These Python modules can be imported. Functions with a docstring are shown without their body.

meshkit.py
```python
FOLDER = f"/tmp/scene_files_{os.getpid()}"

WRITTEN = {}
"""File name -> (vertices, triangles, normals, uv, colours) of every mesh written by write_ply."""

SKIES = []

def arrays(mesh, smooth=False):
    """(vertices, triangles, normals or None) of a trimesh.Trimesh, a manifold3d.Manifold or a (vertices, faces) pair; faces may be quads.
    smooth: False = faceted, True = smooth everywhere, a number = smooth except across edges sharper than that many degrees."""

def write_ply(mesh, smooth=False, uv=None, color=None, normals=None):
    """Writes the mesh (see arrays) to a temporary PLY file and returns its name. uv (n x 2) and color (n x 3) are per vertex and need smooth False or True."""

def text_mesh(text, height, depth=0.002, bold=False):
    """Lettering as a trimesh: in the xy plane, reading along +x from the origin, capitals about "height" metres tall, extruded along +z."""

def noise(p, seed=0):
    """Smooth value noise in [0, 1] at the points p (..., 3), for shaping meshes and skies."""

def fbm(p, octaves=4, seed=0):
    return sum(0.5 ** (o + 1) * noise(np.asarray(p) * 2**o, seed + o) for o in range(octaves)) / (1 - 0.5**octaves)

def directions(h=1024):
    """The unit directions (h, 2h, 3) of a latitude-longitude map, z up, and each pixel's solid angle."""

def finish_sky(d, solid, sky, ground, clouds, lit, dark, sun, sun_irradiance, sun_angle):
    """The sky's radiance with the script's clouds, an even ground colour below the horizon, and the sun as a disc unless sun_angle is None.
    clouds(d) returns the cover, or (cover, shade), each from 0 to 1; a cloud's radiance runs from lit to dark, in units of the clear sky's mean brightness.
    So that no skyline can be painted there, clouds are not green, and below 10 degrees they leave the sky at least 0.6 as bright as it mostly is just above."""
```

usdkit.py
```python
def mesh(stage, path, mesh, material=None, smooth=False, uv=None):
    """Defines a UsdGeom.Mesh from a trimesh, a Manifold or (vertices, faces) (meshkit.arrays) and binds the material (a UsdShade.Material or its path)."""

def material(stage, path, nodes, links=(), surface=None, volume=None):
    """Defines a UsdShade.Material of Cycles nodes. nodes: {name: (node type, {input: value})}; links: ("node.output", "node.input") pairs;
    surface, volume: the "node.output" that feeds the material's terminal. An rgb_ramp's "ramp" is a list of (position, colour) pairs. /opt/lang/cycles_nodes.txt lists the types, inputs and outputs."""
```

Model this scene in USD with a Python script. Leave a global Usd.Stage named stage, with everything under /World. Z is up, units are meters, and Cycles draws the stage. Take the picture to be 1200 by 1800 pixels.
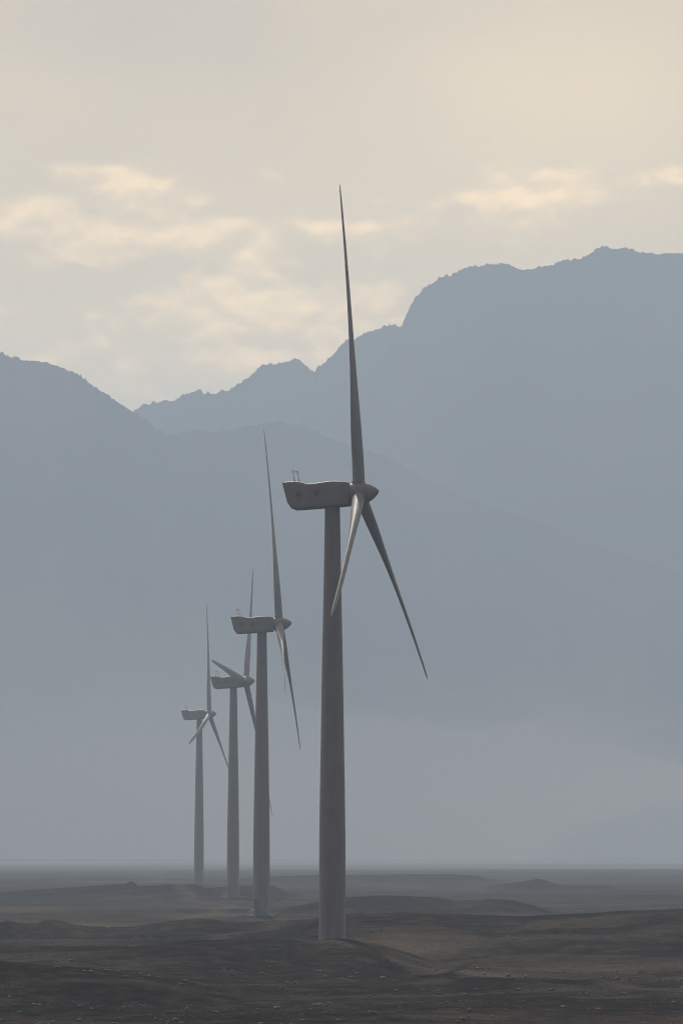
import math
import numpy as np
import trimesh
import meshkit
import usdkit
from pxr import Gf, Sdf, Usd, UsdGeom, UsdLux, UsdShade, Vt

stage = Usd.Stage.CreateInMemory()
UsdGeom.SetStageUpAxis(stage, 'Z')
UsdGeom.SetStageMetersPerUnit(stage, 1.0)
UsdGeom.Xform.Define(stage, '/World')
UsdGeom.Scope.Define(stage, '/World/Looks')
T = Sdf.ValueTypeNames

# ------------------------------------------------------------------ camera, sky, sun, exposure
CAM_Z = 14.0                       # eye above the gravel plain
FPX = 6800.0                       # focal length in pixels of a 1200 wide picture
HORIZON = 1488.0                   # picture row (of 1800) of the level line
PITCH = math.atan((HORIZON - 900.0) / FPX)
EXPOSURE = 0.78
SUN_EL = math.radians(45.0)
SUN_AZ = math.radians(-9.0)      # azimuth measured from the view direction (+y) towards +x
SUN_I = 1.0
SUN_ANGLE = 0.6
SKY = 0.05
HAZE_DENSITY = 2.1e-4
HAZE_COLOR = (0.51, 0.69, 1.0)
HAZE_G = 0.03
VEIL = (13.1, 8.9, 3.5)
VEIL_POW = 4.0
TEX = 0.35                          # strength of the clear sky behind the veil

cam = UsdGeom.Camera.Define(stage, '/World/camera')
cam.CreateHorizontalApertureAttr(36.0)
cam.CreateFocalLengthAttr(36.0 * FPX / 1200.0)
cam.CreateClippingRangeAttr(Gf.Vec2f(0.5, 60000.0))
cam.CreateExposureAttr(EXPOSURE)
cam.AddTranslateOp().Set(Gf.Vec3d(0, 0, CAM_Z))
cam.AddRotateXOp().Set(90.0 + math.degrees(PITCH))

# clouds sit at real azimuths and elevations (degrees): centre, half sizes, weight
AZ = lambda px: math.degrees(math.atan((px - 600.0) / FPX))
EL = lambda py: math.degrees(PITCH + math.atan((900.0 - py) / FPX))
CLOUDS = [(120, 300, 55, 16, .8), (215, 300, 60, 18, .8), (215, 336, 150, 30, 1.0), (330, 345, 40, 24, .6), (70, 385, 140, 26, .6), (220, 412, 250, 28, .95), (20, 360, 60, 20, .5),
          (180, 445, 170, 22, .5), (478, 306, 42, 16, .75), (445, 455, 48, 22, .7), (420, 500, 130, 45, .85), (330, 545, 120, 34, .7), (520, 560, 190, 50, .65), (15, 545, 40, 26, .6),
          (940, 325, 90, 30, 1.0), (1010, 338, 80, 28, .9), (850, 352, 190, 15, .95), (930, 388, 170, 22, .45), (900, 340, 70, 22, .5), (1180, 312, 60, 26, 1.0), (200, 630, 300, 60, .65), (760, 420, 320, 40, .3), (420, 395, 260, 18, .55), (120, 480, 200, 26, .45), (600, 640, 240, 50, .5), (640, 520, 120, 60, .5)]
n = {'co': ('texture_coordinate', {}), 'sep': ('separate_xyz', {}),
     'az': ('math', {'math_type': 'arctan2'}), 'azd': ('math', {'math_type': 'degrees'}),
     'el': ('math', {'math_type': 'arcsine'}), 'eld': ('math', {'math_type': 'degrees'}),
     'sky': ('sky_texture', {'sky_type': 'single_scattering', 'sun_disc': False, 'sun_elevation': SUN_EL, 'sun_rotation': SUN_AZ, 'altitude': 100.0, 'air_density': 1.0, 'aerosol_density': 2.5, 'ozone_density': 1.0}),
     'cv': ('combine_xyz', {'z': 0.0}), 'st': ('mapping', {'scale': (1.0, 1.8, 1.0)}),
     'n1': ('noise_texture', {'scale': 0.95, 'detail': 12.0, 'roughness': 0.56, 'distortion': 0.3}),
     'n2': ('noise_texture', {'scale': 0.16, 'detail': 3.0, 'roughness': 0.5}),
     'bg': ('background_shader', {'strength': SKY})}
l = [('co.generated', 'sep.vector'), ('sep.x', 'az.value1'), ('sep.y', 'az.value2'), ('az.value', 'azd.value1'), ('sep.z', 'el.value1'), ('el.value', 'eld.value1'),
     ('azd.value', 'cv.x'), ('eld.value', 'cv.y'), ('cv.vector', 'st.vector'), ('st.vector', 'n1.vector'), ('st.vector', 'n2.vector')]
last = None
for i, (px, py, hw, hh, wt) in enumerate(CLOUDS):
    k = math.degrees(1.0 / FPX)
    n[f'm{i}'] = ('mapping', {'location': (-AZ(px) / (hw * k), -EL(py) / (hh * k), 0.0), 'scale': (1.0 / (hw * k), 1.0 / (hh * k), 0.0)})
    n[f'd{i}'] = ('vector_math', {'math_type': 'dot_product'})
    n[f'e{i}'] = ('math', {'math_type': 'multiply', 'value2': -0.9})
    n[f'x{i}'] = ('math', {'math_type': 'exponent'})
    l += [('cv.vector', f'm{i}.vector'), (f'm{i}.vector', f'd{i}.vector1'), (f'm{i}.vector', f'd{i}.vector2'), (f'd{i}.value', f'e{i}.value1'), (f'e{i}.value', f'x{i}.value1')]
    n[f's{i}'] = ('math', {'math_type': 'multiply_add', 'value2': wt, 'value3': 0.0})
    l.append((f'x{i}.value', f's{i}.value1'))
    if last:
        l.append((f'{last}.value', f's{i}.value3'))
    last = f's{i}'
n['lim'] = ('math', {'math_type': 'minimum', 'value2': 1.15})
n['edge'] = ('math', {'math_type': 'multiply_add', 'value2': 0.62, 'value3': -0.57})
n['sum'] = ('math', {'math_type': 'multiply_add', 'value2': 1.45})
n['big'] = ('map_range', {'from_min': 0.5, 'from_max': 0.75, 'to_min': 0.0, 'to_max': 0.25, 'clamp': True})
n['sum2'] = ('math', {'math_type': 'add'})
n['cov'] = ('map_range', {'range_type': 'smoothstep', 'from_min': 0.36, 'from_max': 0.92, 'to_min': 0.0, 'to_max': 1.0, 'clamp': True})
# thin high cloud, brightest around the sun behind it
SUN_DIR = (math.sin(SUN_AZ) * math.cos(SUN_EL), math.cos(SUN_AZ) * math.cos(SUN_EL), math.sin(SUN_EL))
n['sd'] = ('vector_math', {'math_type': 'dot_product', 'vector2': SUN_DIR})
n['half'] = ('math', {'math_type': 'multiply_add', 'value2': 0.5, 'value3': 0.5})
n['pow'] = ('math', {'math_type': 'power', 'value2': VEIL_POW})
n['vcol'] = ('vector_math', {'math_type': 'scale', 'vector1': VEIL})
n['veil'] = ('vector_math', {'math_type': 'add'})
n['tex'] = ('vector_math', {'math_type': 'scale', 'scale': TEX})
PATCHES = [(1040, 180, 280, 190, .28), (560, -10, 700, 110, -.22), (180, 60, 280, 130, -.19), (120, 250, 330, 60, -.05), (650, 500, 520, 170, .12), (200, 620, 300, 90, .12)]
lastp = None
for i, (px, py, hw, hh, wt) in enumerate(PATCHES):
    k = math.degrees(1.0 / FPX)
    n[f'pm{i}'] = ('mapping', {'location': (-AZ(px) / (hw * k), -EL(py) / (hh * k), 0.0), 'scale': (1.0 / (hw * k), 1.0 / (hh * k), 0.0)})
    n[f'pd{i}'] = ('vector_math', {'math_type': 'dot_product'})
    n[f'pe{i}'] = ('math', {'math_type': 'multiply', 'value2': -0.7})
    n[f'px{i}'] = ('math', {'math_type': 'exponent'})
    n[f'ps{i}'] = ('math', {'math_type': 'multiply_add', 'value2': wt, 'value3': 0.85})
    l += [('cv.vector', f'pm{i}.vector'), (f'pm{i}.vector', f'pd{i}.vector1'), (f'pm{i}.vector', f'pd{i}.vector2'), (f'pd{i}.value', f'pe{i}.value1'), (f'pe{i}.value', f'px{i}.value1'), (f'px{i}.value', f'ps{i}.value1')]
    if lastp:
        l.append((f'{lastp}.value', f'ps{i}.value3'))
    lastp = f'ps{i}'
n['n3'] = ('noise_texture', {'scale': 0.28, 'detail': 5.0, 'roughness': 0.55})
n['var'] = ('math', {'math_type': 'multiply_add', 'value2': 0.34})
n['thick'] = ('math', {'math_type': 'multiply'})
l += [('co.generated', 'sd.vector1'), ('sd.value', 'half.value1'), ('half.value', 'pow.value1'), ('st.vector', 'n3.vector'), ('n3.fac', 'var.value1'), (f'{lastp}.value', 'var.value3'), ('pow.value', 'thick.value1'), ('var.value', 'thick.value2'), ('thick.value', 'vcol.scale'), ('vcol.vector', 'veil.vector2')]
n['ccol'] = ('vector_math', {'math_type': 'multiply'})
n['up'] = ('mapping', {'location': (0.0, 0.30, 0.0)})
n['n1b'] = ('noise_texture', {'scale': 0.95, 'detail': 12.0, 'roughness': 0.56, 'distortion': 0.3})
n['rel'] = ('math', {'math_type': 'subtract'})
n['relr'] = ('map_range', {'range_type': 'smoothstep', 'from_min': -0.13, 'from_max': 0.20, 'to_min': 0.0, 'to_max': 1.0, 'clamp': True})
n['lit'] = ('mix_color', {'a': (1.18, 1.13, 1.06), 'b': (1.60, 1.47, 1.27)})
l += [('st.vector', 'up.vector'), ('up.vector', 'n1b.vector'), ('n1.fac', 'rel.value1'), ('n1b.fac', 'rel.value2'), ('rel.value', 'relr.value'), ('relr.result', 'lit.fac'), ('lit.result', 'ccol.vector2')]
n['cl'] = ('mix_color', {})
n['amt'] = ('math', {'math_type': 'multiply', 'value2': 1.0})
l += [(f'{last}.value', 'lim.value1'), ('lim.value', 'edge.value1'), ('n1.fac', 'sum.value1'), ('edge.value', 'sum.value3'), ('n2.fac', 'big.value'), ('sum.value', 'sum2.value1'), ('big.result', 'sum2.value2'),
      ('sum2.value', 'cov.value'), ('cov.result', 'amt.value1'), ('amt.value', 'cl.fac'), ('sky.color', 'tex.vector1'), ('tex.vector', 'veil.vector1'), ('veil.vector', 'cl.a'), ('veil.vector', 'ccol.vector1'), ('ccol.vector', 'cl.b'), ('cl.result', 'bg.color')]
sky_mat = usdkit.material(stage, '/World/Looks/sky', n, l, surface='bg.background')
dome = UsdLux.DomeLight.Define(stage, '/World/sky')
UsdShade.MaterialBindingAPI.Apply(dome.GetPrim()).Bind(sky_mat)
sun = UsdLux.DistantLight.Define(stage, '/World/sun')
sun.CreateIntensityAttr(SUN_I)
sun.CreateAngleAttr(SUN_ANGLE)
sun.CreateNormalizeAttr(True)
sun.CreateColorAttr(Gf.Vec3f(1.0, 0.93, 0.82))
sun.AddRotateZOp().Set(-math.degrees(SUN_AZ))
sun.AddRotateXOp().Set(-(90.0 - math.degrees(SUN_EL)))


# ------------------------------------------------------------------ helpers
used = {}


def numbered(parent, name):
    key = f'{parent}/{name}'
    k = used.get(key, 0)
    used[key] = k + 1
    return key if k == 0 else f'{key}_{k:03d}'


def obj(name, mesh, mat, parent='/World', smooth=False):
    parent = parent if isinstance(parent, str) else str(parent.GetPath())
    return usdkit.mesh(stage, numbered(parent, name), mesh, mat, smooth).GetPrim()


def thing(name, loc, rotz=0.0):
    x = UsdGeom.Xform.Define(stage, numbered('/World', name))
    x.AddTranslateOp().Set(Gf.Vec3d(*map(float, loc)))
    if rotz:
        x.AddRotateZOp().Set(math.degrees(rotz))
    return x.GetPrim()


def tag(o, **kw):
    for k, v in kw.items():
        o.SetCustomDataByKey(k, v)
    return o


def grid_faces(r, c, wrap=False):
    i, j = np.meshgrid(np.arange(r - 1), np.arange(c if wrap else c - 1), indexing='ij')
    j2 = (j + 1) % c
    q = np.stack([i * c + j, i * c + j2, (i + 1) * c + j2, (i + 1) * c + j], -1).reshape(-1, 4)
    return np.vstack([q[:, [0, 1, 2]], q[:, [0, 2, 3]]])


def loft(rings, cap0=True, cap1=True):
    rings = np.asarray(rings, float)
    r, c, _ = rings.shape
    v, f = rings.reshape(-1, 3), grid_faces(r, c, True)
    extra, faces = [], [f]
    for on, k in ((cap0, 0), (cap1, r - 1)):
        if on:
            idx = len(v) + len(extra)
            extra.append(rings[k].mean(0))
            a = k * c + np.arange(c)
            b = k * c + (np.arange(c) + 1) % c
            t = np.full(c, idx)
            faces.append(np.stack([a, t, b], 1) if k == 0 else np.stack([b, t, a], 1))
    v = np.vstack([v] + ([extra] if extra else []))
    m = trimesh.Trimesh(v, np.vstack(faces), process=False)
    if m.volume < 0:
        m.invert()
    return m


def bar(p, q, r0, r1=None, n=10):
    p, q = np.asarray(p, float), np.asarray(q, float)
    r1 = r0 if r1 is None else r1
    d = (q - p) / np.linalg.norm(q - p)
    a = np.cross(d, [0, 0, 1.0] if abs(d[2]) < .9 else [1.0, 0, 0])
    a /= np.linalg.norm(a)
    b = np.cross(d, a)
    t = np.arange(n) * 2 * np.pi / n
    ring = np.cos(t)[:, None] * a + np.sin(t)[:, None] * b
    return loft([p + ring * r0, q + ring * r1])


def box(x0, x1, y0, y1, z0, z1):
    m = trimesh.creation.box([x1 - x0, y1 - y0, z1 - z0])
    m.apply_translation([(x0 + x1) / 2, (y0 + y1) / 2, (z0 + z1) / 2])
    return m


fbm = meshkit.fbm


def f2(x, y, scale, octv=4, seed=0):
    return fbm(np.stack([x / scale, y / scale, np.full_like(x, 7.3 + seed)], -1), octv, seed) - 0.5


def ridged(x, y, scale, octv=4, seed=0):
    out, amp, tot = 0, 1.0, 0
    for o in range(octv):
        s = scale / 2 ** o
        v = 1 - np.abs(2 * meshkit.noise(np.stack([x / s, y / s, np.full_like(x, 3.1)], -1), seed + o) - 1)
        out = out + amp * v * v
        tot += amp
        amp *= 0.5
    return out / tot


def smooth01(t):
    t = np.clip(t, 0, 1)
    return t * t * (3 - 2 * t)


# ------------------------------------------------------------------ materials
def M(name, nodes, links, surface='p.BSDF', **kw):
    return usdkit.material(stage, f'/World/Looks/{name}', nodes, links, surface=surface, **kw)


def paint(name, c, rough=0.55, var=0.075):
    c = np.array(c)
    return M(name, {'t': ('texture_coordinate', {}), 'mp': ('mapping', {'scale': (1.0, 1.0, 0.12)}), 'n': ('noise_texture', {'scale': 1.1, 'detail': 5.0, 'roughness': 0.65}),
                    'n2': ('noise_texture', {'scale': 0.25, 'detail': 3.0}),
                    'r': ('rgb_ramp', {'ramp': [(0.3, tuple(c * (1 - 2.2 * var))), (0.55, tuple(c)), (0.8, tuple(np.minimum(c * (1 + var), .9)))]}),
                    'm': ('mix', {'mix_type': 'multiply', 'fac': 0.35}), 'p': ('principled_bsdf', {'roughness': rough, 'specular_ior_level': 0.12})},
             [('t.object', 'mp.vector'), ('mp.vector', 'n.vector'), ('t.object', 'n2.vector'), ('n.fac', 'r.fac'), ('r.color', 'm.color1'), ('n2.fac', 'm.color2'), ('m.color', 'p.base_color')])


TOWER = paint('tower_paint', (0.212, 0.188, 0.194))
NACELLE = paint('nacelle_paint', (0.225, 0.201, 0.207), 0.55)
BLADE = paint('blade_paint', (0.208, 0.212, 0.242), 0.6, 0.04)
DARK = M('dark_metal', {'p': ('principled_bsdf', {'base_color': (0.06, 0.06, 0.065), 'roughness': 0.6})}, [])
GALV = M('galvanised_steel', {'p': ('principled_bsdf', {'base_color': (0.16, 0.16, 0.165), 'roughness': 0.6, 'metallic': 0.4})}, [])
CONCRETE = paint('concrete', (0.16, 0.145, 0.13), 0.9, 0.12)

GROUND = M('gravel_ground', {
    'g': ('geometry', {}),
    'a': ('attribute', {'attribute': 'sand'}),
    'n1': ('noise_texture', {'scale': 0.03, 'detail': 6.0, 'roughness': 0.62}),
    'n2': ('noise_texture', {'scale': 0.35, 'detail': 7.0, 'roughness': 0.7}),
    'n3': ('noise_texture', {'scale': 3.0, 'detail': 3.0, 'roughness': 0.7}),
    'c1': ('rgb_ramp', {'ramp': [(0.30, (0.0125, 0.0098, 0.0090)), (0.5, (0.0205, 0.0158, 0.0138)), (0.66, (0.042, 0.0335, 0.029))]}),
    'c2': ('rgb_ramp', {'ramp': [(0.37, (0.40, 0.40, 0.42)), (0.5, (0.92, 0.92, 0.92)), (0.64, (1.7, 1.66, 1.6))]}),
    'm1': ('mix', {'mix_type': 'multiply', 'fac': 1.0}),
    'sn': ('math', {'math_type': 'multiply_add', 'value2': 0.7, 'value3': -0.35}),
    'sf': ('math', {'math_type': 'add', 'use_clamp': True}),
    'm2': ('mix', {'mix_type': 'mix', 'color2': (0.084, 0.069, 0.058)}),
    'c3': ('rgb_ramp', {'ramp': [(0.38, (0.45, 0.45, 0.46)), (0.5, (0.95, 0.95, 0.95)), (0.62, (1.45, 1.42, 1.4))]}),
    'm3': ('mix', {'mix_type': 'multiply', 'fac': 0.8}),
    'pa': ('attribute', {'attribute': 'plain_haze_tint'}),
    'm4': ('mix', {'mix_type': 'mix', 'color2': (0.165, 0.16, 0.155)}),  # pale tone that carries the far haze in the ground colour
    'h': ('math', {'math_type': 'add'}),
    'b': ('bump', {'strength': 0.5, 'distance': 0.25}),
    'p': ('diffuse_bsdf', {'roughness': 0.6})},
    [('g.position', 'n1.vector'), ('g.position', 'n2.vector'), ('g.position', 'n3.vector'), ('n1.fac', 'c1.fac'), ('n2.fac', 'c2.fac'), ('c1.color', 'm1.color1'), ('c2.color', 'm1.color2'),
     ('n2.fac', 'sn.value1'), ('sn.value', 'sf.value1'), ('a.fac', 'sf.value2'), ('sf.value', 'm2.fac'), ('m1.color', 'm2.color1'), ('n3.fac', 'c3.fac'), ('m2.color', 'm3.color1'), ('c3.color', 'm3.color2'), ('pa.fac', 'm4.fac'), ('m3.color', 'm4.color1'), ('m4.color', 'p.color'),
     ('n2.fac', 'h.value1'), ('n3.fac', 'h.value2'), ('h.value', 'b.height'), ('b.normal', 'p.normal')])
ROCK = M('mountain_rock', {
    'g': ('geometry', {}), 'n1': ('noise_texture', {'scale': 0.006, 'detail': 8.0, 'roughness': 0.65}),
    'c1': ('rgb_ramp', {'ramp': [(0.3, (0.07, 0.06, 0.058)), (0.5, (0.11, 0.094, 0.085)), (0.7, (0.16, 0.137, 0.12))]}),
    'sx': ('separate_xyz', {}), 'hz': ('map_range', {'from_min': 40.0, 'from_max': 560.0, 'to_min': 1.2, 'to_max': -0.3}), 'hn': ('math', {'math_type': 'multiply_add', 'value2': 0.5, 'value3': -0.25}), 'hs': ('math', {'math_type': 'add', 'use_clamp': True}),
    'fa': ('attribute', {'attribute': 'foot_haze_tint'}), 'fm': ('math', {'math_type': 'multiply'}), 'mt': ('mix', {'color2': (0.44, 0.41, 0.40)}),  # pale rock tone stands in for brighter haze low on the slopes
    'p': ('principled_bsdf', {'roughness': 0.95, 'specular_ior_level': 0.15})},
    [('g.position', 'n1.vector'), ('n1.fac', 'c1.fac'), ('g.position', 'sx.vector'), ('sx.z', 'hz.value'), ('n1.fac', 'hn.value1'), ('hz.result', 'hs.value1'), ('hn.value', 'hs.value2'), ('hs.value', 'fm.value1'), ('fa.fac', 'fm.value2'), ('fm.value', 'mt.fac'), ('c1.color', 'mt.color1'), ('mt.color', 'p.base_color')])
STONE = M('stone', {'o': ('object_info', {}), 'c1': ('rgb_ramp', {'ramp': [(0.0, (0.012, 0.011, 0.011)), (0.82, (0.026, 0.023, 0.022)), (1.0, (0.045, 0.039, 0.036))]}),
                    'p': ('principled_bsdf', {'roughness': 0.9, 'specular_ior_level': 0.2})}, [('o.random', 'c1.fac'), ('c1.color', 'p.base_color')])

# ------------------------------------------------------------------ the gravel plain and its low hills
# turbines: distance, lateral, hub height above the plain, yaw, rotor angle, flap, tilt
TURB = [dict(p=(2.31, 504.0), hub=60.02, door=75, yaw=10.2, ph=-3.7, c=1.2),
        dict(p=(-12.89, 798.8), hub=59.80, door=-128, yaw=1.1, ph=-7.7, c=0.8),
        dict(p=(-27.03, 1093.2), hub=60.38, door=-135, yaw=11.1, ph=-35.8, c=0.09),
        dict(p=(-47.24, 1382.4), hub=60.95, door=80, yaw=10.9, ph=-14.0, c=0.77)]
FOOT, OVERHANG = (1.60, -0.15, -0.30, 0.2), 3.55       # ground at each tower; hub centre ahead of the tower axis


def pz(py, Y):                      # height of a point seen at picture row py and distance Y
    return CAM_Z - (py - HORIZON) * Y / FPX


def crest(pts, Y):
    p = np.array(pts, float)
    return p[:, 0], pz(p[:, 1], Y)


# each hill: crest line seen in the photograph, its distance, length of the slope towards and away from the camera
HILLS = [
    # the dark rise in front of the first tower
    (492., 110., 60., [(-900, 1700), (-300, 1672), (0, 1664), (60, 1660), (200, 1661), (330, 1653), (440, 1651), (520, 1653), (561, 1654), (585, 1649), (620, 1652), (660, 1661), (700, 1671), (740, 1686), (790, 1703), (838, 1724), (900, 1760), (1100, 1800), (2500, 1800)], 9.),
    # its lower spur to the right
    (430., 60., 30., [(-900, 1800), (200, 1800), (420, 1752), (500, 1726), (600, 1704), (650, 1712), (700, 1724), (750, 1738), (800, 1760), (900, 1800), (2500, 1800)], 6.),
    # low banks of the wadi at the right
    (414., 7., 16., [(-900, 1830), (700, 1760), (815, 1717), (900, 1720), (1000, 1723), (1110, 1729), (1200, 1733), (2500, 1745)], 5.),
    (398., 6., 14., [(-900, 1830), (820, 1760), (880, 1728), (1000, 1733), (1060, 1735), (1130, 1741), (1200, 1744), (2500, 1752)], 4.),
    # tongue at the bottom left
    (385., 60., 50., [(-900, 1700), (0, 1692), (120, 1700), (250, 1716), (330, 1735), (420, 1752), (520, 1770), (620, 1790), (700, 1830), (2500, 1900)], 8.),
    # broken ridge at the left
    (625., 70., 90., [(-900, 1640), (-200, 1628), (-40, 1625), (0, 1625), (15, 1621), (28, 1625), (45, 1627), (68, 1627), (82, 1621), (100, 1620), (118, 1624), (150, 1631), (200, 1633), (235, 1633), (280, 1625), (325, 1619), (345, 1618), (380, 1620), (420, 1624), (470, 1620), (520, 1618), (600, 1618), (650, 1625), (800, 1650), (2500, 1680)], 5.),
    # long hill at the right
    (575., 150., 120., [(-900, 1660), (300, 1650), (480, 1640), (560, 1616), (610, 1609), (700, 1607), (800, 1608), (900, 1611), (1000, 1608), (1100, 1604), (1200, 1601), (1400, 1598), (2000, 1612), (2500, 1630)], 10.),
    # blue hill behind it
    (860., 70., 90., [(-900, 1610), (470, 1608), (540, 1590), (600, 1578), (680, 1576), (770, 1578), (808, 1585), (832, 1583), (860, 1581), (900, 1583), (940, 1593), (975, 1604), (1010, 1612), (2500, 1612)], 8.),
    # low hill with a pointed knoll at the left, and its run behind the second tower
    (1170., 160., 90., [(-900, 1572), (0, 1569), (70, 1564), (130, 1560), (180, 1556), (220, 1554), (232, 1549), (246, 1557), (290, 1555), (330, 1553), (346, 1554), (362, 1561), (395, 1558), (470, 1555), (486, 1558), (502, 1568), (540, 1574), (700, 1580), (2500, 1580)], 10.),
    # near end of the flat-topped ridge
    (1370., 130., 90., [(-900, 1570), (820, 1568), (860, 1558), (920, 1549), (944, 1545), (955, 1547), (978, 1555), (1000, 1557), (1068, 1557), (1090, 1562), (1120, 1569), (1170, 1574), (2500, 1576)], 14.),
    # the long flat-topped ridge
    (1650., 200., 160., [(-900, 1560), (380, 1550), (480, 1541), (560, 1538), (610, 1538), (700, 1537), (800, 1537), (838, 1540), (852, 1545), (920, 1552), (1000, 1562), (2500, 1564)], 18.),
    # far rises
    (2250., 200., 300., [(-900, 1537), (0, 1534), (60, 1534), (110, 1536), (150, 1540), (300, 1546), (700, 1546), (2500, 1546)], 20.),
    (2900., 250., 300., [(-900, 1536), (100, 1536), (250, 1533), (330, 1531), (480, 1532), (700, 1533), (880, 1530), (960, 1533), (1200, 1531), (2500, 1533)], 25.),
    (3700., 250., 300., [(-900, 1518), (300, 1522), (600, 1524), (700, 1519), (900, 1519), (1050, 1521), (1200, 1519), (2500, 1520)], 30.),
]


def terrain(X, Y):
    R = np.hypot(X, Y)
    ahead = np.where(Y > 1, Y, 1)
    px = 600 + FPX * X / ahead
    px = np.where(Y > 1, np.clip(px, -900, 2500), np.where(X > 0, 2500, -900))
    warp = f2(X, Y, 40, 3, 5)
    base = 0.8 * f2(X, Y, 90, 3, 1) * smooth01((R - 60) / 200) - 0.9
    h = base.copy()
    # knoll under the photographer
    h = h + (CAM_Z - 1.75 + 0.9) * (1 - smooth01((R - 15) / 215))
    for k, (Yc, front, back, pts, wob) in enumerate(HILLS):
        a, z = crest(pts, Yc)
        zc = np.interp(px, a, z)
        yc = Yc + wob * (f2(X, np.full_like(X, k * 17.0), 30, 3, 20 + k) * 1.6)
        d = R - yc
        fr = front * (0.8 + 0.9 * (f2(X, np.full_like(X, 50.0 + k), 14 + Yc / 60, 3, 40 + k)))     # spurs and gullies of the slope facing the camera
        t = np.where(d < 0, -d / np.maximum(fr, front * .25), d / back)
        s = np.where(d < 0, 1 - smooth01(t) ** 0.9, 1 - smooth01(t))
        cut = ridged(X + 9 * warp, Y, 16 + Yc / 50, 3, 100 + k) if Yc < 1500 else 0.5
        zz = base + (zc - base) * (s - 1.5 * s * (1 - s) * cut)
        on = s > 0
        h = np.where(on, np.maximum(h, zz), h)
    gully = ridged(X * 1.0 + 10 * warp, Y * 0.8, 26, 4, 60) - 0.45
    fade = smooth01((R - 30) / 60) * (1 - 0.75 * smooth01((R - 700) / 900))
    h = h + fade * (0.78 * gully + 0.18 * f2(X, Y, 9, 4, 70) + 0.13 * (ridged(X + .5 * Y, Y, 11, 3, 71) - .4))
    for t in TURB:                                                                       # level pads for the towers
        x0, y0 = t['base'][:2]
        w = 1 - smooth01((np.hypot(X - x0, (Y - y0)) - 3.2) / 6)
        h = h * (1 - w) + w * (t['base'][2] - 0.02)
    return h


for t, z0 in zip(TURB, FOOT):
    yaw = math.radians(t['yaw'])
    t['base'] = (t['p'][0] - OVERHANG * math.cos(yaw), t['p'][1] + OVERHANG * math.sin(yaw), z0)
    t['height'] = t['hub'] - z0

half = math.degrees(math.atan(700 / FPX))
fine = np.linspace(-half, half, 760)
side = half + np.cumsum(np.geomspace(0.05, 9.0, 46))
side = side[side < 176]
ang = np.radians(np.concatenate([-side[::-1], fine, side, [180.0]]))
rad = np.concatenate([np.linspace(2, 250, 60, endpoint=False), np.linspace(250, 640, 560, endpoint=False), np.linspace(640, 1000, 220, endpoint=False), np.linspace(1000, 1800, 200, endpoint=False), np.geomspace(1800, 9000, 120)])
A, Rr = np.meshgrid(ang, rad)
GX, GY = Rr * np.sin(A), Rr * np.cos(A)
GZ = terrain(GX, GY)
nc = len(ang)
v = np.stack([GX, GY, GZ], -1).reshape(-1, 3)
f = grid_faces(len(rad), nc, True)
cen = len(v)
v = np.vstack([v, [[0, 0, CAM_Z - 1.75]]])
f = np.vstack([f, np.stack([np.arange(nc), np.full(nc, cen), (np.arange(nc) + 1) % nc], 1)])
fn = np.cross(v[f[0, 1]] - v[f[0, 0]], v[f[0, 2]] - v[f[0, 0]])
if fn[2] < 0:
    f = f[:, ::-1]
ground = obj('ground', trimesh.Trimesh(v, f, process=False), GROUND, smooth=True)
tag(ground, kind='structure', label='dark brown gravel desert with low eroded hills', category='ground')
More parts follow.
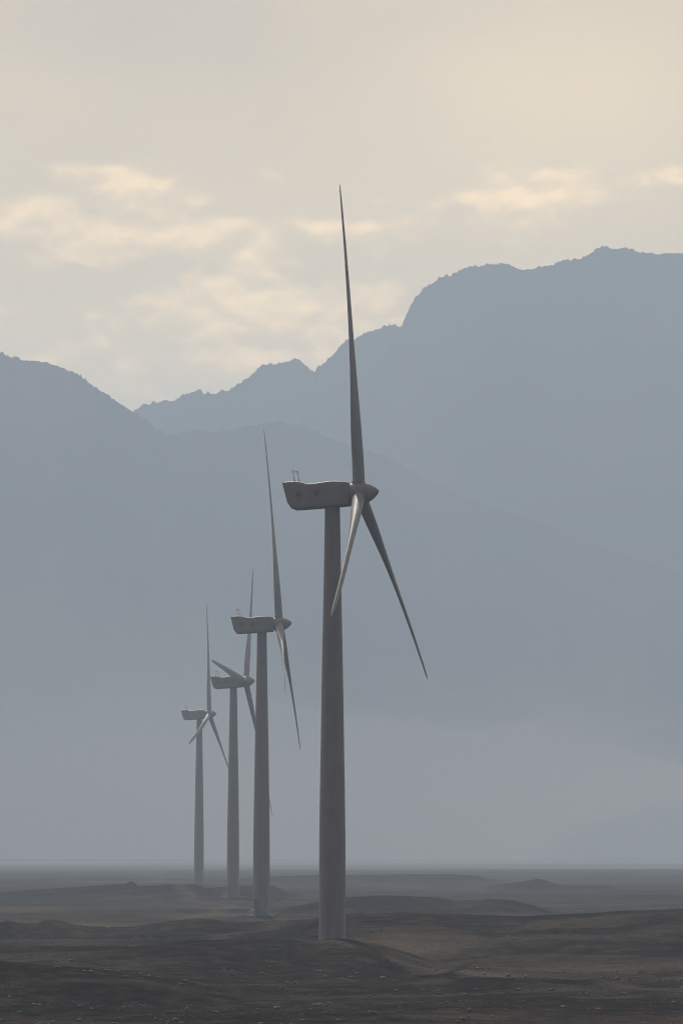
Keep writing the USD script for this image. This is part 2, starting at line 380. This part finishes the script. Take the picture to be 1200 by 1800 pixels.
# pale sand lies in the wadis and pans
PX, PY = 600 + FPX * GX / np.where(GY > 1, GY, 1), HORIZON + (CAM_Z - GZ) * FPX / np.where(GY > 1, GY, 1)
sand = 0.4 * smooth01((-(GZ + 0.5) + 0.5 * f2(GX, GY, 18, 3, 90)) / 0.7) * smooth01((f2(GX, GY, 45, 3, 91) + .12) / .2)
sand += 0.35 * smooth01((f2(GX * .35 + GY * .18, GY * 1.0 - GX * .5, 16, 4, 92) - 0.08) / 0.12)
for px0, y0, rx, ry, wt in ((690, 520, 9, 22, .9), (815, 452, 5, 7, .8), (1185, 470, 8, 12, .7), (60, 725, 16, 30, .8), (495, 780, 6, 14, .7), (10, 900, 14, 30, .6), (120, 560, 6, 10, .5)):
    dx, dy = (GX - (px0 - 600) * y0 / FPX) / rx, (GY - y0) / ry
    sand += wt * np.exp(-(dx * dx + dy * dy) * (0.8 + 1.6 * f2(GX, GY, 9, 3, 95)))
sand += 0.28 * smooth01((GY - 560) / 120) * smooth01((0.1 - GZ) / 0.7) * smooth01((f2(GX * .6, GY * 1.3, 60, 4, 98) + .16) / .2)
tx, ty = np.array([t['base'][0] for t in TURB]), np.array([t['base'][1] for t in TURB])
track = np.interp(GY, np.concatenate([[0, 380, 450], ty + 4, [3000]]), np.concatenate([[34, 30, 20], tx - 9, [-150]])) + 5 * np.sin(GY / 47.0) + 2.5 * np.sin(GY / 19.0)
sand += 0.55 * np.exp(-((GX - track) / 2.2) ** 2) * (GY > 300)
sand = np.where(GY > 1, sand, 0.3)
UsdGeom.PrimvarsAPI(ground).CreatePrimvar('sand', T.FloatArray, 'vertex').Set(Vt.FloatArray.FromNumpy(np.append(np.clip(sand, 0, 1).ravel(), 0.2).astype(np.float32)))

# the far plain pales with distance: low haze painted into its colour
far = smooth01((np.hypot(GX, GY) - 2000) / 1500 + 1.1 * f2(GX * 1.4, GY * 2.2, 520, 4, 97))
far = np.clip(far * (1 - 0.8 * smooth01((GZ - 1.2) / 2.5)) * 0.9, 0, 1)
UsdGeom.PrimvarsAPI(ground).CreatePrimvar('plain_haze_tint', T.FloatArray, 'vertex').Set(Vt.FloatArray.FromNumpy(np.append(far.ravel(), 0).astype(np.float32)))

# ------------------------------------------------------------------ mountains
RANGES = [
    ('near_mountain_ridge', 4560., 560., [(-1800, 560), (-900, 700), (-400, 540), (-150, 590), (0, 620), (18, 627), (40, 634), (75, 634), (100, 641), (140, 662), (180, 689), (232, 723), (270, 752), (292, 764), (340, 758), (400, 761), (440, 750), (500, 744), (540, 752), (600, 775), (680, 800), (740, 838), (800, 868), (850, 888), (900, 902), (1000, 940), (1200, 1010), (1500, 1100), (3000, 1180)], 4, 'hazy blue mountain at the left with a long ridge sloping down to the right'),
    ('mountain_massif', 5070., 620., [(-1800, 1250), (0, 1200), (350, 1000), (500, 850), (600, 740), (680, 620), (706, 580), (715, 553), (730, 527), (755, 500), (766, 496), (800, 487), (840, 470), (890, 465), (922, 476), (935, 477), (950, 470), (1000, 457), (1022, 454), (1060, 435), (1100, 435), (1140, 441), (1200, 441), (1350, 446), (1600, 480), (2000, 450), (3000, 520)], 5, 'tall broad mountain massif at the right with steep left shoulder'),
    ('far_mountain_ridge', 5230., 680., [(-1800, 900), (-200, 900), (150, 780), (235, 722), (250, 711), (300, 704), (345, 687), (355, 692), (400, 686), (440, 660), (460, 643), (500, 637), (515, 630), (530, 636), (551, 653), (580, 628), (600, 605), (640, 584), (690, 574), (708, 580), (760, 560), (900, 600), (1500, 650), (3000, 700)], 5, 'jagged farther mountain ridge in the middle rising to the right'),
]
for k, (name, D, L, pts, jag, label) in enumerate(RANGES):
    p = np.array(pts, float)
    px = np.concatenate([np.linspace(-1800, -120, 120, endpoint=False), np.linspace(-120, 1320, 900, endpoint=False), np.linspace(1320, 3000, 120)])
    a = np.arctan((px - 600) / FPX)
    # elevation seen through the pitched lens
    row = np.interp(px, p[:, 0], p[:, 1])
    x1 = np.stack([px * 0.011, np.full_like(px, 3.0 + k), np.zeros_like(px)], -1)
    row = row + 2.6 * jag * (fbm(x1, 4, 7 + k) - .5) * 1.3 + (9.0 * (fbm(x1 * 7, 4, 17 + k) - .5) - 5.0 * (1 - np.abs(2 * meshkit.noise(x1 * 14, 27 + k) - 1)) ** 3) * (0.6 + 0.8 * smooth01((meshkit.noise(x1 * 1.7, 37 + k) - .3) / .4)) * np.where((k == 0) & (px > 560), .35, .8)
    fac = 1 / (math.cos(PITCH) - (900 - row) / FPX * math.sin(PITCH)) * (math.sin(PITCH) + (900 - row) / FPX * math.cos(PITCH))
    zc = CAM_Z + D * fac
    s = np.concatenate([np.linspace(-1, 0, 44), np.linspace(0, 1, 16)[1:]])
    S, AA = np.meshgrid(s, a, indexing='ij')
    Z = np.broadcast_to(zc, S.shape)
    X0 = D * np.tan(AA)
    spur = ridged(X0 + 60 * k, S * L * .5, 540, 4, 80 + k)
    u = np.abs(S)
    spur = spur + (.55 - spur) * smooth01((u - .3) / .3)
    prof = np.where(S < 0, 1 - u ** (0.75 + 0.5 * spur), 1 - u ** 1.2)
    Zs = np.broadcast_to(np.convolve(np.pad(zc, 30, 'edge'), np.hanning(63)[1:-1] / np.hanning(63).sum(), 'valid'), S.shape)
    Z = Zs + (Z - Zs) * (1 - u) ** 7
    H = prof * (Z + 6) - 6
    H = H - np.where(S < 0, 1, .5) * np.sin(np.pi * np.clip(u, 0, 1)) * 0.28 * Z * (1 - spur) * 0.8
    dist = D + S * L * np.where(S < 0, .5, 1) * (1 + 0.25 * (spur - .5)) + 0.0
    V = np.stack([dist * np.tan(AA), dist, np.maximum(H, -6)], -1)
    V[43, :, 2] = zc
    # the two flanks meet in a sharp crest
    m = trimesh.Trimesh(np.vstack([V[:44].reshape(-1, 3), V[43:].reshape(-1, 3)]), np.vstack([grid_faces(44, len(a)), grid_faces(len(s) - 43, len(a)) + 44 * len(a)]), process=False)
    foot_haze_tint = np.where(S < 0, smooth01((u - .2) / .5), 0)  # front slopes pale towards the foot, haze painted into the rock
    if m.face_normals[:, 2].mean() < 0:
        m.invert()
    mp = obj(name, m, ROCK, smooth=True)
    UsdGeom.PrimvarsAPI(mp).CreatePrimvar('foot_haze_tint', T.FloatArray, 'vertex').Set(Vt.FloatArray.FromNumpy(np.concatenate([foot_haze_tint[:44].ravel(), foot_haze_tint[43:].ravel()]).astype(np.float32)))
    tag(mp, kind='structure', label=label, category='mountain')


# ------------------------------------------------------------------ wind turbines
ZP = 504.0 / FPX / 5.4545           # metres per pixel of the enlarged view the nacelle was measured in
RB, TILT = 41.7, math.radians(5.88)


def nacelle_mesh():
    top = [(98, 255), (112, 253), (150, 249), (200, 246), (245, 247), (290, 256), (345, 274), (400, 271), (460, 263), (520, 255), (590, 249), (660, 252), (712, 257), (736, 266), (743, 280)]
    bot = [(150, 458), (182, 506), (210, 517), (245, 516), (290, 513), (330, 511), (380, 508), (430, 505), (490, 501), (540, 496), (600, 493), (660, 490), (712, 487), (736, 482), (743, 470)]
    wid = [1.45, 1.50, 1.58, 1.62, 1.65, 1.68, 1.70, 1.72, 1.74, 1.74, 1.72, 1.66, 1.56, 1.46, 1.30]
    rings = []
    t = np.arange(40) * 2 * np.pi / 40
    e = 2 / 11
    cy, cz = np.sign(np.cos(t)) * np.abs(np.cos(t)) ** e, np.sign(np.sin(t)) * np.abs(np.sin(t)) ** e
    for (tx, tz), (bx, bz), w in zip(top, bot, wid):
        zt, zb = (367 - tz) * ZP, (367 - bz) * ZP
        xt, xb = (tx - 824) * ZP / .985, (bx - 824) * ZP / .985
        fz = (cz + 1) / 2
        rings.append(np.stack([xb + (xt - xb) * fz, w * cy * (0.93 + .07 * fz), zb + (zt - zb) * fz], -1))
    return loft(rings)


def blade_mesh(c_tip):
    beta = 1.2 / RB ** 2
    alpha = (c_tip + 1.2) / RB
    rr = np.concatenate([np.linspace(0.9, 2.6, 4), np.linspace(3.4, 12, 16), np.linspace(13, 38, 26), [39.2, 40.2, 40.9, 41.4, 41.65, 41.7]])
    chord = np.interp(rr, [0, 2.2, 4, 6, 8.5, 11, 15, 20, 25, 30, 35, 39, 40.8, 41.4, 41.7], [1.6, 1.6, 1.8, 2.2, 2.55, 2.5, 2.25, 1.95, 1.65, 1.38, 1.12, .88, .62, .4, .12])
    thick = np.interp(rr, [0, 2.2, 4, 6, 8.5, 11, 15, 20, 25, 30, 35, 39, 40.8, 41.4, 41.7], [1.6, 1.6, 1.56, 1.46, 1.28, 1.06, .76, .50, .40, .32, .25, .19, .14, .09, .03])
    twist = np.radians(np.interp(rr, [0, 6, 8.5, 14, 20, 30, 41.7], [18, 17, 14, 9, 6, 2.5, 0.5]))
    blend = smooth01((rr - 2.2) / 5)
    t = np.arange(28) * 2 * np.pi / 28
    rings = []
    for r, c, th, tw, b in zip(rr, chord, thick, twist, blend):
        xx, yy = np.cos(t), np.sin(t)
        xc, yc = 0.5 * c * xx, 0.5 * th * yy                                        # root: ellipse about the pitch axis
        xa = c * (0.30 - (1 - xx) / 2)                                              # aerofoil: nose at +, pitch axis at 30 % chord
        q = (1 - xx) / 2
        ya = 0.5 * th * np.sign(yy) * np.abs(np.sin(np.pi * np.power(q, 0.62))) ** 0.85
        x, y = xc * (1 - b) + xa * b, yc * (1 - b) + ya * b
        ct, st = math.cos(tw), math.sin(tw)
        tang, ax = x * ct - y * st, x * st + y * ct                                 # in the rotor plane, along the rotor axis
        rings.append(np.stack([ax + alpha * r - beta * r * r, tang, np.full_like(ax, r)], -1))
    return loft(rings)


def revolve_x(prof, n=48):
    t = np.arange(n) * 2 * np.pi / n
    return loft([np.stack([np.full(n, s), max(r, .001) * np.cos(t), max(r, .001) * np.sin(t)], -1) for s, r in prof])


def revolve_z(prof, n=64):
    t = np.arange(n) * 2 * np.pi / n
    return loft([np.stack([r * np.cos(t), r * np.sin(t), np.full(n, z)], -1) for z, r in prof])


def tower_r(z):
    return 0.5 * np.interp(z, [0, 5, 15, 20, 25, 30, 36, 43, 48, 58.6], [3.50, 3.47, 3.41, 3.30, 3.13, 2.98, 2.80, 2.53, 2.32, 1.95])


def turbine(t, label):
    yaw = math.radians(t['yaw'])
    root = thing('wind_turbine', t['base'])
    tag(root, label=label, category='wind turbine', group='row of wind turbines on the desert plain')
    Rz = trimesh.transformations.rotation_matrix(-yaw, [0, 0, 1])                       # nose towards +x turned a little to the camera
    h = t['height']
    hub = np.array([OVERHANG, 0, h])

    def place(m, tilt=0.0):
        m = m.copy()
        if tilt:
            m.apply_transform(trimesh.transformations.rotation_matrix(-tilt, [0, 1, 0]))
        m.apply_translation(hub)
        m.apply_transform(Rz)
        return m

    zs = np.concatenate([np.linspace(0, h - 1.4, 90), [h - 1.38]])
    tw = obj('tower', revolve_z([(z, float(tower_r(z + 60 - h))) for z in zs]), TOWER, root, 40)
    for z in (19.6, 39.3):
        obj('flange_ring', revolve_z([(z - .06, float(tower_r(z + 60 - h)) + .002), (z - .05, float(tower_r(z + 60 - h)) + .045), (z + .05, float(tower_r(z + 60 - h)) + .045), (z + .06, float(tower_r(z + 60 - h)) + .002)]), TOWER, tw, 40)
    # door, threshold platform and stairs at the foot, left of the middle as seen from the road
    da = math.radians(t['door'])
    dm = trimesh.util.concatenate([box(1.70, 1.775, -.42, .42, 1.25, 3.25)])
    dm.apply_transform(trimesh.transformations.rotation_matrix(da, [0, 0, 1]))
    door = obj('door', dm, DARK, tw)
    fr = trimesh.util.concatenate([box(1.70, 1.80, -.50, -.42, 1.2, 3.33), box(1.70, 1.80, .42, .50, 1.2, 3.33), box(1.70, 1.80, -.42, .42, 3.25, 3.33)])
    fr.apply_transform(trimesh.transformations.rotation_matrix(da, [0, 0, 1]))
    obj('door_frame', fr, TOWER, tw)
    steps = [box(1.76, 2.9, -.6, .6, 1.12, 1.2)] + [box(2.9 + .28 * i, 3.2 + .28 * i, -.6, .6, 1.12 - .22 * (i + 1), 1.18 - .22 * (i + 1)) for i in range(5)]
    for sy in (-.58, .58):
        steps += [bar((1.9, sy, 1.2), (1.9, sy, 2.2), .025), bar((2.9, sy, 1.2), (2.9, sy, 2.2), .025), bar((4.2, sy, .1), (4.2, sy, 1.1), .025), bar((1.9, sy, 2.2), (2.9, sy, 2.2), .025), bar((2.9, sy, 2.2), (4.2, sy, 1.1), .025), bar((2.9, sy, 1.16), (4.3, sy, .02), .04)]
    st = trimesh.util.concatenate(steps)
    st.apply_transform(trimesh.transformations.rotation_matrix(da, [0, 0, 1]))
    obj('stairs', st, GALV, root)
    obj('foundation', revolve_z([(-1.2, 2.6), (.00, 2.6), (.05, 2.54), (.06, 1.6)]), CONCRETE, root, 30)

    nac = obj('nacelle', place(nacelle_mesh()), NACELLE, root, 22)
    for side_y in (-1, 1):
        for zx, zy, s in ((262, 375, 23), (434, 371, 21)):
            x, z, h = (zx - 824) * ZP / .985, (367 - zy) * ZP, s * ZP
            yy = side_y * (1.60 if zx < 300 else 1.665)
            y0, y1 = sorted((yy, yy + side_y * .04))
            ve = obj('vent', place(box(x - h, x + h, y0, y1, z - h, z + h)), DARK, nac)
            y1b = sorted((yy, yy + side_y * .075))
            w = .05
            obj('vent_frame', place(trimesh.util.concatenate([box(x - h - w, x + h + w, *y1b, z + h, z + h + w), box(x - h - w, x + h + w, *y1b, z - h - w, z - h), box(x - h - w, x - h, *y1b, z - h, z + h), box(x + h, x + h + w, *y1b, z - h, z + h)])), NACELLE, nac)
    # yaw collar between tower and nacelle
    obj('yaw_collar', revolve_z([(h - 1.55, 1.0), (h - 1.54, 1.06), (h - 1.25, 1.06), (h - 1.24, 0.9)]), TOWER, root, 40)
    # two sensor masts at the back of the roof
    zr = (367 - 247) * ZP
    for (zx, yy, head) in ((207, -.55, 'anemometer'), (237, .55, 'wind_vane')):
        x = (zx - 824) * ZP / .985
        b0, b1 = np.array([x, yy, zr - .05]), np.array([x - .17, yy, zr + 1.28])
        ms = obj('sensor_mast', place(trimesh.util.concatenate([bar(b0, b1, .05, .035), bar(b0 + [.0, 0, .1], b0 + [.0, 0, .32], .085), bar(b1 + [-.16, 0, -.1], b1 + [.16, 0, -.1], .025)])), GALV, root, 40)
        if head == 'anemometer':
            cups = [bar(b1 + [0, 0, -.02], b1 + [0, 0, .16], .03)]
            for q in range(3):
                d = np.array([math.cos(q * 2.094 + .5), math.sin(q * 2.094 + .5), 0])
                s = trimesh.creation.icosphere(1, .06)
                s.apply_translation(b1 + d * .18 + [0, 0, .14])
                cups += [bar(b1 + [0, 0, .14], b1 + d * .18 + [0, 0, .14], .012, n=6), s]
            obj(head, place(trimesh.util.concatenate(cups)), DARK, ms)
        else:
            obj(head, place(trimesh.util.concatenate([bar(b1 + [0, 0, -.02], b1 + [0, 0, .15], .03), bar(b1 + [-.2, 0, .13], b1 + [.2, 0, .13], .018), box(b1[0] - .3, b1[0] - .12, b1[1] - .012, b1[1] + .012, b1[2] + .04, b1[2] + .22)])), DARK, ms)
    # spinner and blades
    prof = [(-1.06, 1.0), (-1.05, 1.40), (-.95, 1.44), (-.5, 1.50), (0, 1.52), (.5, 1.49), (.9, 1.39), (1.3, 1.22), (1.7, .99), (2.05, .74), (2.35, .47), (2.53, .26), (2.62, .12), (2.65, .002)]
    sp = obj('spinner', place(revolve_x(prof), TILT), NACELLE, root, 50)
    shaft = obj('shaft_cover', place(revolve_x([(-1.4, 1.0), (-1.0, 1.0)]), TILT), DARK, root, 40)
    bm = blade_mesh(t['c'])
    for k in range(3):
        th = math.radians(t['ph']) + k * 2 * math.pi / 3
        m = bm.copy()
        m.apply_transform(trimesh.transformations.rotation_matrix(th, [1, 0, 0]))       # from straight up towards -y, the camera's side
        bl = obj('blade', place(m, TILT), BLADE, root, 35)
        col = revolve_z([(1.30, .86), (1.31, .89), (1.62, .89), (1.63, .81)], 40)
        col.apply_transform(trimesh.transformations.rotation_matrix(th, [1, 0, 0]))
        obj('root_collar', place(col, TILT), NACELLE, bl, 40)
    return root


LABELS = ['nearest and largest pale wind turbine, on the dark rise in the foreground',
          'second wind turbine from the front, its two lower blades almost overlapping',
          'third wind turbine from the front, one blade pointing back over its nacelle',
          'farthest and smallest wind turbine, leftmost and faintest in the haze']
for t, lab in zip(TURB, LABELS):
    turbine(t, lab)

# ------------------------------------------------------------------ loose stones
rng = np.random.default_rng(11)
protos = []
pi = UsdGeom.PointInstancer.Define(stage, '/World/stones')
for k in range(5):
    s = trimesh.creation.icosphere(1, 1.0)
    s.vertices = np.array(s.vertices) * (0.72 + 0.6 * meshkit.noise(np.array(s.vertices) * 1.6 + 5 * k, 3 + k))[:, None] * [1, .8, .62]
    protos.append(usdkit.mesh(stage, f'/World/stones/stone_{k + 1:03d}', s, STONE).GetPath())
N = 36000
R0 = 285 * (640 / 285) ** rng.random(N)
A0 = np.radians(rng.uniform(-half, half, N))
X, Y = R0 * np.sin(A0), R0 * np.cos(A0)
keep = f2(X, Y, 14, 3, 31) + rng.uniform(-.2, .2, N) > 0.09
X, Y = X[keep], Y[keep]
Z = terrain(X, Y)
S = np.clip(0.034 * (1 - rng.random(len(X))) ** -0.52, .03, .34)
pi.CreatePrototypesRel().SetTargets(protos)
pi.CreateProtoIndicesAttr(Vt.IntArray.FromNumpy(rng.integers(0, 5, len(X)).astype(np.int32)))
pi.CreatePositionsAttr(Vt.Vec3fArray.FromNumpy(np.stack([X, Y, Z + S * .15], -1).astype(np.float32)))
pi.CreateScalesAttr(Vt.Vec3fArray.FromNumpy((S[:, None] * rng.uniform(.7, 1.3, (len(X), 3))).astype(np.float32)))
q = np.zeros((len(X), 4))
q[:, 0], q[:, 3] = np.cos(rng.uniform(0, 3.14, len(X))), np.sin(rng.uniform(0, 3.14, len(X)))
q /= np.linalg.norm(q, axis=1, keepdims=True)
pi.CreateOrientationsAttr(Vt.QuathArray([Gf.Quath(float(a), 0, 0, float(d)) for a, _, _, d in q]))
tag(pi.GetPrim(), kind='stuff', label='loose dark stones strewn over the gravel', category='stones')

# ------------------------------------------------------------------ haze
HAZE = usdkit.material(stage, '/World/Looks/haze', {'v': ('principled_volume', {'color': HAZE_COLOR, 'density': HAZE_DENSITY, 'anisotropy': HAZE_G})}, [], volume='v.volume')
tag(obj('haze', box(-9300, 9300, -9300, 9300, -9, 850), HAZE), kind='stuff', label='thin dusty haze over the whole plain', category='haze')
